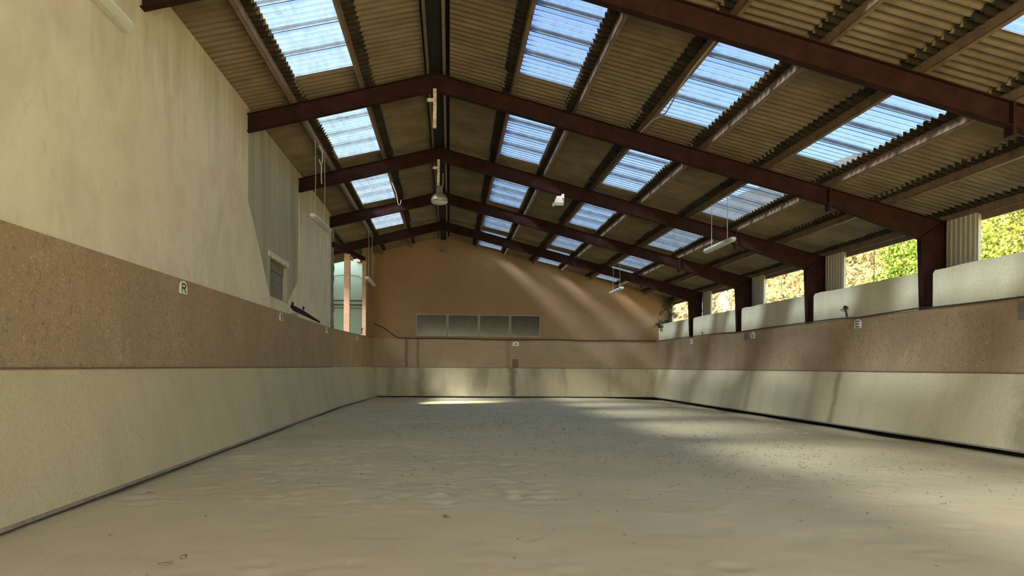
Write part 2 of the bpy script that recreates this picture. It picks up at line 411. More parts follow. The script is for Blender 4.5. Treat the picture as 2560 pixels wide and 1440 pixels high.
# unseen lean-to of the same sheets, added to weaken sun through the side opening
root = thing('roof_light', (-7.1, 30.2, rz(-7.1, ZS)), 'unseen translucent roof added outside the left side opening to soften the sun', 'skylight', 'translucent roof lights')
for q in range(12):
    mb = MB(); y0 = G0 + PW * (12 + q)
    sheet(mb, y0, y0 + PW, -5.60, -8.9, ZS - .02, ZS - .02, thick=.003)
    n_ = len(mb.v) // 2; mb.v = mb.v[:n_]; mb.f = [f for f in mb.f if max(f) < n_]
    obj('translucent_sheet', mb, M['glass'], root)
print('roof done')

# ------------------------------------------------------------ steel: portal frames, purlins
FRN = ['behind the nearest one, overhead', 'nearest in view, across the top', 'second in view, with the bare pole', 'third in view, with bell lamp and floodlight',
       'fourth in view', 'farthest, next to the gable']
def ibeam_rafter(mb_web, mb_fl, Y, xa, xb, bot=5.15, top=5.475):
    t = .012; fw_ = .15
    mb_web.prism([(xa, Y - t / 2, rz(xa, bot)), (xb, Y - t / 2, rz(xb, bot)), (xb, Y - t / 2, rz(xb, top)), (xa, Y - t / 2, rz(xa, top))], (0, t, 0))
    for z in (bot, top - .014):
        mb_fl.hexa([(xa, Y - fw_ / 2, rz(xa, z)), (xb, Y - fw_ / 2, rz(xb, z)), (xb, Y + fw_ / 2, rz(xb, z)), (xa, Y + fw_ / 2, rz(xa, z)),
                    (xa, Y - fw_ / 2, rz(xa, z + .014)), (xb, Y - fw_ / 2, rz(xb, z + .014)), (xb, Y + fw_ / 2, rz(xb, z + .014)), (xa, Y + fw_ / 2, rz(xa, z + .014))])
for k in range(0, 6):
    Y = FR[k]
    root = thing('portal_frame', (9.5, Y, 0), 'red-brown steel portal frame, ' + FRN[k], 'steel frame', 'steel portal frames')
    # left rafter ends in the plaster wall; the farthest one runs on past it
    xl = -3.80 if k < 5 else -6.6
    w = MB(); ibeam_rafter(w, w, Y, xl, XR0); obj('rafter', w, M['steel'], root)
    # right rafter with haunch
    w = MB(); ibeam_rafter(w, w, Y, XR0, 7.35)
    obj('rafter', w, M['steel'], root)
    w = MB(); t = .012; kn = (9.20, H + 2.57); out = (9.72, H + 2.93)
    w.prism([(7.35, Y - t / 2, rz(7.35, 5.15)), (kn[0], Y - t / 2, kn[1]), (9.72, Y - t / 2, H + 2.56), (9.72, Y - t / 2, rz(9.72, 5.475)), (7.35, Y - t / 2, rz(7.35, 5.475))], (0, t, 0))
    def flange(pa, pb, th=.014, fw_=.15, up=1):
        d = Vector((pb[0] - pa[0], 0, pb[1] - pa[1])).normalized(); n = Vector((-d.z, 0, d.x)) * th * up
        w.prism([(pa[0], Y - fw_ / 2, pa[1]), (pb[0], Y - fw_ / 2, pb[1]), (pb[0] + n.x, Y - fw_ / 2, pb[1] + n.z), (pa[0] + n.x, Y - fw_ / 2, pa[1] + n.z)], (0, fw_, 0))
    flange((7.35, rz(7.35, 5.15)), kn); flange((7.35, rz(7.35, 5.461)), (9.72, rz(9.72, 5.461))); flange(kn, out)
    obj('haunch', w, M['steel'], root)
    w = MB()
    w.prism([(9.36, Y - t / 2, -.1), (9.72, Y - t / 2, -.1), (9.72, Y - t / 2, H + 2.56), (9.20, Y - t / 2, H + 2.57)], (0, t, 0))
    flange((9.36, -.1), (9.20, H + 2.57), up=-1); flange((9.72, -.1), (9.72, H + 2.93))
    obj('column', w, M['steel'], root)
    w = MB()
    for xs in (7.34,):
        w.prism([(xs - .02, Y - .09, rz(xs, 5.03)), (xs + .02, Y - .09, rz(xs, 5.03)), (xs + .02, Y - .09, rz(xs, 5.47)), (xs - .02, Y - .09, rz(xs, 5.47))], (0, .18, 0))
    obj('splice_plate', w, M['steel'], root)
    for q in range(5):
        bm_ = MB(); xx = 7.40 + .085 * q
        bm_.tube([(xx, Y - .05, rz(xx, 5.15) - .035), (xx, Y - .05, rz(xx, 5.15) + .03)], .016, 6)
        obj('bolt', bm_, M['steel'], root)
PN = ['first', 'second', 'third', 'fourth', 'fifth', 'sixth', 'seventh']
def purlin(x, sg, label, up=0.0):
    # a C section standing square to the slope, its back towards the ridge
    y0, y1 = Y_BACK, Y_END - .02; mb = MB()
    nx = -SL * 0; z0 = rz(x, 5.480 + up); z1 = z0 + .150
    b = .006; fl = .055
    def bx(xa, xb, za, zb):
        mb.hexa([(xa, y0, za), (xb, y0, za + (xb - xa) * -SL * sg), (xb, y1, za + (xb - xa) * -SL * sg), (xa, y1, za), (xa, y0, zb), (xb, y0, zb + (xb - xa) * -SL * sg), (xb, y1, zb + (xb - xa) * -SL * sg), (xa, y1, zb)])
    if sg > 0: bx(x, x + b, z0, z1); bx(x, x + fl, z0, z0 + b); bx(x, x + fl, z1 - b, z1)
    else:
        def bx2(xa, xb, za, zb):
            dz = (xa - x) * SL; dz2 = (xb - x) * SL
            mb.hexa([(xa, y0, za + dz), (xb, y0, za + dz2), (xb, y1, za + dz2), (xa, y1, za + dz), (xa, y0, zb + dz), (xb, y0, zb + dz2), (xb, y1, zb + dz2), (xa, y1, zb + dz)])
        bx2(x - b, x, z0, z1); bx2(x - fl, x, z0, z0 + b); bx2(x - fl, x, z1 - b, z1)
    return obj('purlin', mb, M['purlin'], loc=(x, (y0 + y1) / 2, z0), label=label, cat='purlin', group='roof purlins')
purlin(-.10, -1, 'steel purlin along the ridge on its right side', .03); purlin(-.46, 1, 'steel purlin along the ridge on its left side', .03)
for i, x in enumerate(PUR_R):
    purlin(x, 1, 'brown steel purlin, %s down the right slope' % (PN + ['lowest, at the eave'])[i])
for i, x in enumerate(PUR_L):
    purlin(x, -1, 'brown steel purlin, %s down the left slope' % PN[i])

# ------------------------------------------------------------ right side wall
KB_R, BD_R = 8.98, 9.23                     # kick board foot and bend
def panel(pts, th, mb):                      # quad pts (4) pushed out by th vector
    mb.prism(pts, th)
zb, zt, zk = H - .042, H + 1.18, H - 1.27
def spans(y0, y1, first, step):
    e = [y0]; y = first
    while y < y1 - .3:
        if y > y0 + .3: e.append(y)
        y += step
    e.append(y1); return [(a + .004, b_ - .004) for a, b_ in zip(e[:-1], e[1:])]
w = MB()
for a, b_ in spans(Y_BACK, Y_END, -4.75, 2.5): panel([(BD_R, a, zb), (BD_R, b_, zb), (BD_R, b_, zt), (BD_R, a, zt)], (.022, 0, 0), w)
w.box((BD_R + .022, Y_BACK, zb), (BD_R + .03, Y_END, zt - .02))
struct('wall_right', w, M['osb'])
w = MB(); KS = spans(Y_BACK, Y_END, -3.6, 2.5)
for a, b_ in KS: panel([(KB_R, a, zk), (KB_R, b_ - (.24 if b_ > 34 else 0), zk), (BD_R, b_, zb - .004), (BD_R, a, zb - .004)], (.025, 0, -.006), w)
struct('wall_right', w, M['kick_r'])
w = MB(); panel([(KB_R - .004, Y_BACK, zk - .028), (KB_R - .004, Y_END - .24, zk - .028), (KB_R - .002, Y_END - .24, zk + .004), (KB_R - .002, Y_BACK, zk + .004)], (.045, 0, 0), w)
struct('baseboard_right', w, M['edge'])
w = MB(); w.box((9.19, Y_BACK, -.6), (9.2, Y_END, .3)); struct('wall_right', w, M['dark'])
# thin ledge strip where boards meet
w = MB(); w.box((BD_R - .012, Y_BACK, zb - .012), (BD_R + .01, Y_END - .03, zb + .010)); struct('trim_2', w, M['patch'])
# outer cladding below the sill
w = MB(); w.box((9.74, Y_BACK, -.3), (9.86, Y_END + .3, H + 1.90)); struct('wall_right', w, M['parapet'])
# white parapets between the columns
NM = ['beside the viewer', 'nearest in view, at the right edge', 'second in view, behind the sprinkler and the E sign', 'third in view, above the V sign', 'fourth in view', 'last, by the ivy in the corner']
edges = [Y_BACK] + [FR[k] for k in range(0, 6)] + [Y_END + .28]
for i in range(len(edges) - 1):
    ya = edges[i] + .09; yb = edges[i + 1] - .30
    if ya > yb: continue
    mb = MB(); zt2 = H + 1.93; r_ = .06
    pr = [(9.30, yb - r_, zt2 - .01), (9.30, yb, zt2 - .01 - r_), (9.30, yb, H + .9), (9.30, ya, H + .9), (9.30, ya, zt2)]
    nn = 14
    top = [(9.30, ya + (yb - r_ - ya) * q / nn, zt2 + rnd.uniform(-.012, .008)) for q in range(1, nn)]
    mb.prism(pr + top, (.43, 0, 0))
    struct('wall_right', mb, M['parapet'])
# ribbed cladding posts beside each column
for k in range(0, 7):
    ya, yb = (FR[k] - .94, FR[k] - .0) if k < 6 else (34.02, 34.55)
    mb = MB(); n_ = 40; f_ = []; vs = []
    for i in range(n_ + 1):
        y = ya + (yb - ya) * i / n_; x = 9.765 - (.018 if (i // 3) % 2 else 0)
        vs += [(x, y, H + 1.88), (x, y, H + 2.93), (x + .06, y, H + 1.88), (x + .06, y, H + 2.93)]
    for i in range(n_):
        a = 4 * i; b2 = a + 4
        f_ += [(a, b2, b2 + 1, a + 1), (a + 2, a + 3, b2 + 3, b2 + 2), (a + 1, b2 + 1, b2 + 3, a + 3), (a, a + 2, b2 + 2, b2)]
    f_ += [(0, 1, 3, 2), (4 * n_, 4 * n_ + 2, 4 * n_ + 3, 4 * n_ + 1)]
    mb.add(vs, f_); struct('wall_right', mb, M['plaster_grey'])
# fascia over the openings
w = MB(); w.box((9.84, Y_BACK, H + 2.79), (9.88, Y_END, H + 3.045)); struct('trim_3', w, M['purlin'])
# steel rods standing in the openings
for i, y in enumerate((12.3, 17.46, 22.53, 27.6, 32.56)):
    if i in (0, 3): continue
    mb = MB(); mb.tube([(9.75, y, H + 1.9), (9.75, y, H + 2.85)], .006, 6)
    obj('steel_rod', mb, M['pipe'], loc=(9.75, y, H + 1.9), label='thin upright rod in the opening %s' % {1: 'with green tree and brown hillside', 2: 'with only hillside behind', 4: 'beside the ivy'}[i], cat='rod', group='rods in the side openings')

# ------------------------------------------------------------ gable wall at the far end
w = MB(); Yg = Y_END
w.prism([(9.9, Yg + .02, H + .0), (-3.27, Yg + .02, H + .0), (-3.27, Yg + .02, rz(-3.27, 5.63)), (-.66, Yg + .02, rz(-.66, 5.63)), (-.66, Yg + .02, rz(-.66, 5.70)), (XR0, Yg + .02, rz(XR0, 5.70)), (.06, Yg + .02, rz(.06, 5.70)), (.06, Yg + .02, rz(.06, 5.63)), (9.9, Yg + .02, rz(9.9, 5.63))][::-1], (0, .1, 0))
struct('wall_far', w, M['osb_far'])
w = MB(); w.box((-3.27, Yg - .012, zb), (BD_R, Yg + .019, zt)); struct('wall_far', w, M['osb_g'])
w = MB(); w.prism([(-3.03, Yg - .24, zk), (KB_R, Yg - .24, zk), (BD_R, Yg - .013, zb), (-3.27, Yg - .013, zb)], (0, .03, -.006)); struct('wall_far', w, M['kick_far'])
w = MB(); w.box((-3.0, Yg - .245, zk - .022), (KB_R, Yg - .2, zk + .004)); struct('baseboard_far', w, M['edge'])
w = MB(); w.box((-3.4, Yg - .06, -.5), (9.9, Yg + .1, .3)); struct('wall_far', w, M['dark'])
w = MB(); w.box((-3.27, Yg - .025, zb - .012), (BD_R, Yg - .011, zb + .010)); struct('trim_4', w, M['patch'])
# long window of four lights
m, nt, bb = newmat('dusty_glass'); bb.inputs['Base Color'].default_value = (.06, .07, .055, 1); bb.inputs['Roughness'].default_value = .12
bb.inputs['Specular IOR Level'].default_value = .4
fz = noise(nt, coords(nt), 1.4, 4, .6); nt.links.new(ramp(nt, fz, [(.3, (.02, .024, .018)), (.7, (.055, .065, .05))]), bb.inputs['Base Color']); M['pane'] = m
xw = [-1.46, -.094, 1.275, 2.632, 3.98]
for i in range(4):
    root = thing('window_%d' % (i + 1), ((xw[i] + xw[i + 1]) / 2, Yg, H + 1.29), None, None); root['kind'] = 'structure'
    a, b_ = xw[i] + .012, xw[i + 1] - .012; z0, z1 = H + 1.305, H + 2.262; t = .038
    y0 = Yg - .03; y1 = Yg + .018
    f_ = MB()
    f_.box((a, y0, z0), (b_, y1, z0 + t)); f_.box((a, y0, z1 - t), (b_, y1, z1)); f_.box((a, y0, z0 + t), (a + t, y1, z1 - t)); f_.box((b_ - t, y0, z0 + t), (b_, y1, z1 - t))
    obj('frame', f_, M['frame'], root)
    g_ = MB(); g_.box((a + t - .003, Yg - .006, z0 + t - .003), (b_ - t + .003, Yg + .004, z1 - t + .003)); obj('pane', g_, M['pane'], root)

# ------------------------------------------------------------ left side wall
XU = -3.72; BL = -3.67; KL = -3.41
ztL = H + 1.175
def wl_(y): return BL if y <= 25.2 else BL + (y - 25.2) * (.40 / 9.1)
ys = [Y_BACK, 25.2, Y_END]
for a, b_ in ((Y_BACK, 25.2), (25.2, Y_END)):
    w = MB(); xa, xb = wl_(a), wl_(b_); za = ztL; zb2 = ztL + (.055 if b_ > 30 else 0)
    
    for p_, q_ in spans(a, b_, 3.33, 5.0):
        fx = lambda y: xa + (xb - xa) * (y - a) / (b_ - a); fz = lambda y: za + (zb2 - za) * (y - a) / (b_ - a)
        w.prism([(fx(p_), p_, zb), (fx(p_), p_, fz(p_)), (fx(q_), q_, fz(q_)), (fx(q_), q_, zb)], (-.03, 0, 0))
    struct('wall_left', w, M['osb'])
    w = MB(); w.prism([(xa + .26 - (0), a, zk), (xa, a, zb - .004), (xb, b_, zb - .004), (xb + (.26 if b_ < 30 else .24), b_ - (.24 if b_ > 30 else 0), zk)], (-.03, 0, -.006)); struct('wall_left', w, M['kick'])
    w = MB(); w.hexa([(xa + .215, a, zk - .03), (xa + .266, a, zk - .03), (xb + .266, b_, zk - .03), (xb + .215, b_, zk - .03), (xa + .215, a, zk + .004), (xa + .266, a, zk + .004), (xb + .266, b_, zk + .004), (xb + .215, b_, zk + .004)])
    struct('baseboard_left', w, M['edge'])
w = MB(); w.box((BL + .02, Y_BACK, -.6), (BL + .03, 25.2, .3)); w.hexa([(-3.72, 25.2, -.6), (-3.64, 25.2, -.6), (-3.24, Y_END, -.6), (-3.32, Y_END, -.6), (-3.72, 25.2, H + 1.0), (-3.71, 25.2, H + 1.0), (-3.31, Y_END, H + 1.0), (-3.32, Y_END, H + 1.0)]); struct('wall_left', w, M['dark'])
w = MB(); w.prism([(BL - .002, Y_BACK, zb - .012), (BL + .012, Y_BACK, zb - .012), (BL + .012, Y_BACK, zb + .010), (BL - .002, Y_BACK, zb + .010)], (0, 30.4, 0)); struct('trim_5', w, M['patch'])
ztop = rz(XU, 5.62)
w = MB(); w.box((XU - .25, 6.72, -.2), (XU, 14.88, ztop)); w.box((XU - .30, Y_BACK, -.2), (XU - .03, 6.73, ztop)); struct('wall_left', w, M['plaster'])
# infilled bay, with a blocked window niche
yb0, yb1 = 14.88, 19.85
w = MB()
nz0, nz1, ny0, ny1 = H + 1.45, H + 2.24, 16.78, 18.5
X2 = XU - .012
w.box((X2 - .24, yb0, -.2), (X2, ny0, ztop)); w.box((X2 - .24, ny1, -.2), (X2, yb1, ztop))
w.box((X2 - .24, ny0, -.2), (X2, ny1, nz0)); w.box((X2 - .24, ny0, nz1), (X2, ny1, ztop))
struct('wall_left', w, M['plaster_grey'])
w = MB()
rows = 4
for r_ in range(rows):
    z0 = nz0 + (nz1 - nz0) * r_ / rows; z1 = nz0 + (nz1 - nz0) * (r_ + 1) / rows - .008
    off = .22 if r_ % 2 else 0; y = ny0 - off
    while y < ny1:
        a = max(ny0, y); b_ = min(ny1, y + .44)
        if b_ - a > .02: w.box((X2 - .2, a, z0), (X2 - .10 + (.02 if r_ == 3 else 0), b_ - .006, z1))
        y += .45
w.box((X2 - .22, ny0, nz0), (X2 - .112, ny1, nz1))
struct('window_5', w, M['block'])
# cream render left standing below and beside the hopper-shaped grey patch
def yz(poly, th, name, mat):
    w = MB(); w.prism([(X2, y, H + z) for y, z in poly], (th, 0, 0)); return struct(name, w, mat)
yz([(14.88, 1.05), (14.88, 3.0), (15.25, 2.75), (16.72, 1.42), (16.72, 1.05)][::-1], .014, 'wall_left', M['plaster'])
yz([(18.62, 1.20), (18.62, 1.48), (19.85, 2.10), (19.85, 1.30)][::-1], .014, 'wall_left', M['plaster'])
yz([(16.72, 1.05), (16.72, 1.42), (18.62, 1.42), (18.62, 1.05)][::-1], .022, 'wall_left', M['parapet'])
w = MB(); n_ = 12
pts = [(X2, 16.6 + 2.0 * i / n_, nz1 + .02 + .02 * math.sin(i * 2.1)) for i in range(n_ + 1)] + [(X2, 18.6 - 2.0 * i / n_, nz1 + .13) for i in range(n_ + 1)]
w.prism(pts, (.02, 0, 0)); struct('wall_left', w, M['parapet'])
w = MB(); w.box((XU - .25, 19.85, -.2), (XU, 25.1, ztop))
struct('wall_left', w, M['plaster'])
w = MB(); w.prism([(XU, 18.8, H + 1.36), (XU, 19.2, H + 1.30), (XU, 23.0, H + 1.22), (XU, 23.1, H + 1.27), (XU, 20.5, H + 1.40), (XU, 18.9, H + 1.44)], (.006, 0, 0)); struct('trim_6', w, M['dark'])
for y in (18.95, 20.35):
    w = MB(); w.box((XU, y, H + 1.42), (XU + .006, y + .25, H + 1.50)); struct('trim_7', w, M['dark'])
# broken masonry jamb
w = MB(); n_ = 34; prev = None; vs = []; fs = []
for i in range(n_ + 1):
    z = H + .9 + (ztop - H - .9) * i / n_; e = 25.95 + rnd.uniform(-.16, .12)
    vs += [(XU - .02, 25.1, z), (XU - .02, e, z), (XU - .26, e + rnd.uniform(-.1, .1), z), (XU - .26, 25.1, z)]
for i in range(n_):
    a = 4 * i; b_ = a + 4
    fs += [(a + k, a + (k + 1) % 4, b_ + (k + 1) % 4, b_ + k) for k in range(4)]
fs += [(0, 3, 2, 1), (4 * n_, 4 * n_ + 1, 4 * n_ + 2, 4 * n_ + 3)]
w.add(vs, fs); struct('wall_left', w, M['rubble'])
# end pier by the gable, boarded
w = MB(); xa, xb = wl_(32.6), wl_(Y_END)
w.prism([(xa, 32.6, ztL), (xa, 32.6, rz(xa, 5.62)), (xb, Y_END, rz(xb, 5.62)), (xb, Y_END, ztL)], (-.22, 0, 0)); struct('wall_left', w, M['osb_far'])
# timber in the side opening
def timber(y0, y1, x0, x1, z0, z1, label):
    w = MB(); w.box((x0, y0, z0), (x1, y1, z1)); return obj('timber_post', w, M['wood'], loc=((x0 + x1) / 2, (y0 + y1) / 2, z0), label=label, cat='post', group='timber posts of the side opening')
timber(28.5, 28.72, -3.76, -3.56, H + 1.1, H + 3.99, 'tall pine post in the middle of the left side opening')
timber(32.3, 32.58, -3.52, -3.38, H + 1.1, H + 4.26, 'pine post at the far jamb of the left side opening')
w = MB(); w.hexa([(-3.80, 25.4, H + 3.78), (-3.66, 25.4, H + 3.78), (-3.44, 32.55, H + 4.28), (-3.58, 32.55, H + 4.28), (-3.80, 25.4, H + 3.93), (-3.66, 25.4, H + 3.93), (-3.44, 32.55, H + 4.43), (-3.58, 32.55, H + 4.43)])
obj('timber_header', w, M['steel'], loc=(-3.6, 29.2, H + 4.2), label='dark red header beam over the left side opening', cat='beam')
# mint outbuilding wall seen through it, with unseen light-blocking walls beside
w = MB(); w.box((-12, 36.0, -.3), (-3.3, 36.25, H + 5.2)); struct('wall_outside', w, M['mint'])
w = MB(); w.box((-14, 22, -.25), (-3.98, 36, .0)); struct('floor', w, M['conc'])
w = MB(); w.box((-10.3, 12, -.3), (-10, 36.2, H + 4.4)); struct('wall_outside', w, M['conc'])  # unseen wall added to hold back sky light from the opening
w = MB(); w.box((-10.3, 30.4, H + 4.4), (-10, 36.2, H + 12.5)); struct('wall_outside', w, M['conc'])  # unseen taller part added to keep the sun off the mint wall
for z, lab in ((2.925, 'upper'), (2.735, 'middle')):
    w = MB(); w.tube([(-5.6, 35.93, H + z), (-3.95, 35.93, H + z)], .028, 8); w.tube([(-3.98, 35.93, H + z), (-3.90, 35.93, H + z)], .045, 8)
    obj('wall_pipe', w, M['pipe'], loc=(-4.8, 35.93, H + z), label='%s of two dark pipes along the mint wall' % lab, cat='pipe', group='pipes on the mint wall', smooth=True)
w = MB(); w.tube([(-5.6, 35.96, H + 2.61), (-4.2, 35.96, H + 2.60), (-3.9, 35.96, H + 2.57)], .012, 6)
obj('wall_cable', w, M['pipe'], loc=(-4.8, 35.96, H + 2.6), label='thin cable below the two pipes on the mint wall', cat='cable')
w = MB(); w.tube([(-5.3, 35.97, H + 4.02), (-4.6, 35.97, H + 4.10), (-4.1, 35.97, H + 4.04), (-3.92, 35.97, H + 3.9), (-3.9, 35.97, H + 3.6)], .010, 6)
obj('wall_cable', w, M['pipe'], loc=(-4.8, 35.97, H + 4.0), label='slack cable high on the mint wall', cat='cable')
root = thing('wall_box', (-4.05, 35.8, H + 4.66), 'small red and white box high on the mint wall', 'box')
w = MB(); w.box((-4.17, 35.75, H + 4.66), (-4.02, 36.0, H + 4.94)); obj('end_face', w, M['wood'], root)
w = MB(); w.box((-4.02, 35.75, H + 4.66), (-3.80, 36.0, H + 4.94)); obj('body', w, M['steel'], root)

# ------------------------------------------------------------ back end behind the viewer (doorway)
w = MB()
w.box((-3.9, Y_BACK - .2, -.2), (-3.0, Y_BACK, rz(-3.9, 5.2))); w.box((8.9, Y_BACK - .2, -.2), (9.9, Y_BACK, rz(9.9, 5.6)))
w.prism([(-3.0, Y_BACK - .2, 4.7), (8.9, Y_BACK - .2, 3.9), (8.9, Y_BACK - .2, rz(8.9, 5.6)), (XR0, Y_BACK - .2, rz(XR0, 5.6)), (-3.0, Y_BACK - .2, rz(-3.0, 5.6))], (0, .2, 0))
struct('wall_back', w, M['plaster'])
w = MB(); w.box((-30, -40, -.35), (30, Y_BACK - .05, -.04)); struct('ground', w, M['yard'])

# ------------------------------------------------------------ sand floor
rng = np.random.default_rng(3)
def vnoise(X, Y, sc, seed):
    r = np.random.default_rng(seed); G = r.random((256, 256))
    x = X / sc + 50; y = Y / sc + 50; xi = np.floor(x).astype(int); yi = np.floor(y).astype(int); fx = x - xi; fy = y - yi
    fx = fx * fx * (3 - 2 * fx); fy = fy * fy * (3 - 2 * fy)
    g = lambda a, b: G[a % 256, b % 256]
    return (g(xi, yi) * (1 - fx) + g(xi + 1, yi) * fx) * (1 - fy) + (g(xi, yi + 1) * (1 - fx) + g(xi + 1, yi + 1) * fx) * fy - .5
xs = np.concatenate([np.arange(-3.64, 9.19, .07), [9.19]])
yy = np.concatenate([np.arange(Y_BACK, 3.5, .2), np.arange(3.5, 14, .05), np.arange(14, 34.3, .11), [34.3]])
XX, YY = np.meshgrid(xs, yy, indexing='ij')
Z = .030 * vnoise(XX, YY, 2.3, 1) + .007 * vnoise(XX, YY, .8, 2) +   .006 * vnoise(XX, YY, .33, 4) + .006 * vnoise(XX, YY, .16, 5)
# hoof prints: shallow bowls with a raised rim
for i in range(3000):
    if i < 1500: cx0, cy0 = rng.uniform(-3.2, 1.2), rng.uniform(7.5, 24)
    else: cx0, cy0 = rng.uniform(-3.2, 8.8), rng.uniform(4, 34)
    r0 = rng.uniform(.06, .12); dep = rng.uniform(.006, .024) * (1.0 if i < 1500 else .55)
    i0, i1 = np.searchsorted(xs, [cx0 - .3, cx0 + .3]); j0, j1 = np.searchsorted(yy, [cy0 - .3, cy0 + .3])
    if i1 <= i0 or j1 <= j0: continue
    d = np.hypot((XX[i0:i1, j0:j1] - cx0) / r0, (YY[i0:i1, j0:j1] - cy0) / (r0 * 1.3))
    Z[i0:i1, j0:j1] += dep * (.45 * np.exp(-((d - 1.25) / .35) ** 2) - np.exp(-(d / .85) ** 2))
Z += .02
Z -= .085 * np.clip((XX - 6.3) / 2.6, 0, 1) ** 1.6 + .05 * np.clip((YY - 33.2) / 1.0, 0, 1)
Z -= .03 * np.clip((-3.1 - XX) / .35, 0, 1)
Z = np.minimum(Z, np.where(XX < -3.15, .045, 1)); Z = np.minimum(Z, np.where((XX > 8.6), .03, 1)) 
nx, ny = XX.shape
verts = np.stack([XX, YY, Z], -1).reshape(-1, 3)
idx = np.arange(nx * ny).reshape(nx, ny)
quads = np.stack([idx[:-1, :-1], idx[1:, :-1], idx[1:, 1:], idx[:-1, 1:]], -1).reshape(-1, 4)
me = bpy.data.meshes.new('floor'); me.from_pydata(verts.tolist(), [], quads.tolist()); me.materials.append(M['sand'])
me.polygons.foreach_set('use_smooth', [True] * len(me.polygons)); me.update()
fo = bpy.data.objects.new('floor', me); COL.objects.link(fo); fo['kind'] = 'structure'
def sandz(x, y):
    i = min(max(int(np.searchsorted(xs, x)), 0), nx - 1); j = min(max(int(np.searchsorted(yy, y)), 0), ny - 1); return float(Z[i, j])

# leaf litter and chips trodden into the sand: nobody could count it
mb = MB()
def leaf(mb, p, s, ang, asp, tilt, th=.004):
    c_, s_ = math.cos(ang), math.sin(ang); hw, hl = s * asp, s
    pts = [(-hl, 0), (-hl * .2, hw), (hl, 0), (-hl * .1, -hw)]
    lo = [(p[0] + a * c_ - b * s_, p[1] + a * s_ + b * c_, p[2] + abs(a) * tilt) for a, b in pts]
    mb.add(lo + [(x, y, z + th) for x, y, z in lo], [(0, 3, 2, 1), (4, 5, 6, 7), (0, 1, 5, 4), (1, 2, 6, 5), (2, 3, 7, 6), (3, 0, 4, 7)])
for i in range(2600):
    u_ = rnd.random()
    if u_ < .50: x, y = rnd.gauss(1.2, 1.9), rnd.gauss(17.5, 3.6)
    elif u_ < .72: x, y = rnd.gauss(4.2, 1.6), rnd.gauss(11.5, 1.8)
    elif u_ < .90: x, y = rnd.uniform(3.0, 8.6), rnd.uniform(6, 24)
    else: x, y = rnd.uniform(-3, 8.5), rnd.uniform(4, 32)
    if not (-3.2 < x < 8.7 and 4 < y < 33.5): continue
    leaf(mb, (x, y, sandz(x, y) + .002), rnd.uniform(.007, .022) * (.7 + y / 30), rnd.uniform(0, 6.28), rnd.uniform(.25, .6), rnd.uniform(0, .5))
obj('leaf_litter', mb, M['debris'], loc=(3, 15, 0), label='dark leaf litter and chips scattered over the sand', cat='leaf litter', kind='stuff')
def chip(x, y, s, asp, ang, label, name='twig', mat='debris', th=.012):
    mb = MB(); z = sandz(x, y) + .002; leaf(mb, (x, y, z), s, ang, asp, .15, th)
    obj(name, mb, M[mat], loc=(x, y, z), label=label, cat=name.replace('_', ' '))
chip(-.01, 6.84, .055, .22, -.9, 'dark curled twig on the sand, middle foreground')
chip(-1.83, 5.29, .045, .35, .4, 'small black clod on the sand at the bottom edge of the photo', 'clod')
chip(-1.77, 5.45, .040, .45, 1.2, 'brown clod just behind the black clod near the bottom edge', 'clod')
chip(1.37, 6.05, .018, .5, .6, 'tiny black chip on the sand right of the middle foreground', 'wood_chip')
chip(-3.0, 8.2, .03, .6, .2, 'greenish clod on the sand near the left board', 'clod')
for (x0, y0, x1, y1, lab) in ((6.86, 15.27, 7.05, 15.42, 'left'), (7.10, 15.38, 7.33, 15.52, 'right')):
    mb = MB(); n_ = 8; w_ = .022; top = []
    for i in range(n_ + 1):
        t = i / n_; x = x0 + (x1 - x0) * t; y = y0 + (y1 - y0) * t + .04 * math.sin(t * 6.28) * (1 if lab == 'left' else 1.2)
        z = sandz(x, y) + .012 + .006 * math.sin(t * 5)
        top += [(x - w_ * .5, y - w_, z), (x + w_ * .5, y + w_, z + .004)]
    o_ = len(top); vs = top + [(x, y, z - .004) for x, y, z in top]; fs = []
    for i in range(n_):
        a = 2 * i; fs += [(a, a + 2, a + 3, a + 1), (a + o_, a + 1 + o_, a + 3 + o_, a + 2 + o_), (a, a + o_, a + 2 + o_, a + 2), (a + 1, a + 3, a + 3 + o_, a + 1 + o_)]
    fs += [(0, 1, 1 + o_, o_), (2 * n_, 2 * n_ + o_, 2 * n_ + 1 + o_, 2 * n_ + 1)]
    mb.add(vs, fs); obj('paper_scrap', mb, M['paper'], loc=(x0, y0, sandz(x0, y0)), label='white curled scrap on the sand, %s of the pair' % lab, cat='scrap', group='white scraps on the sand')

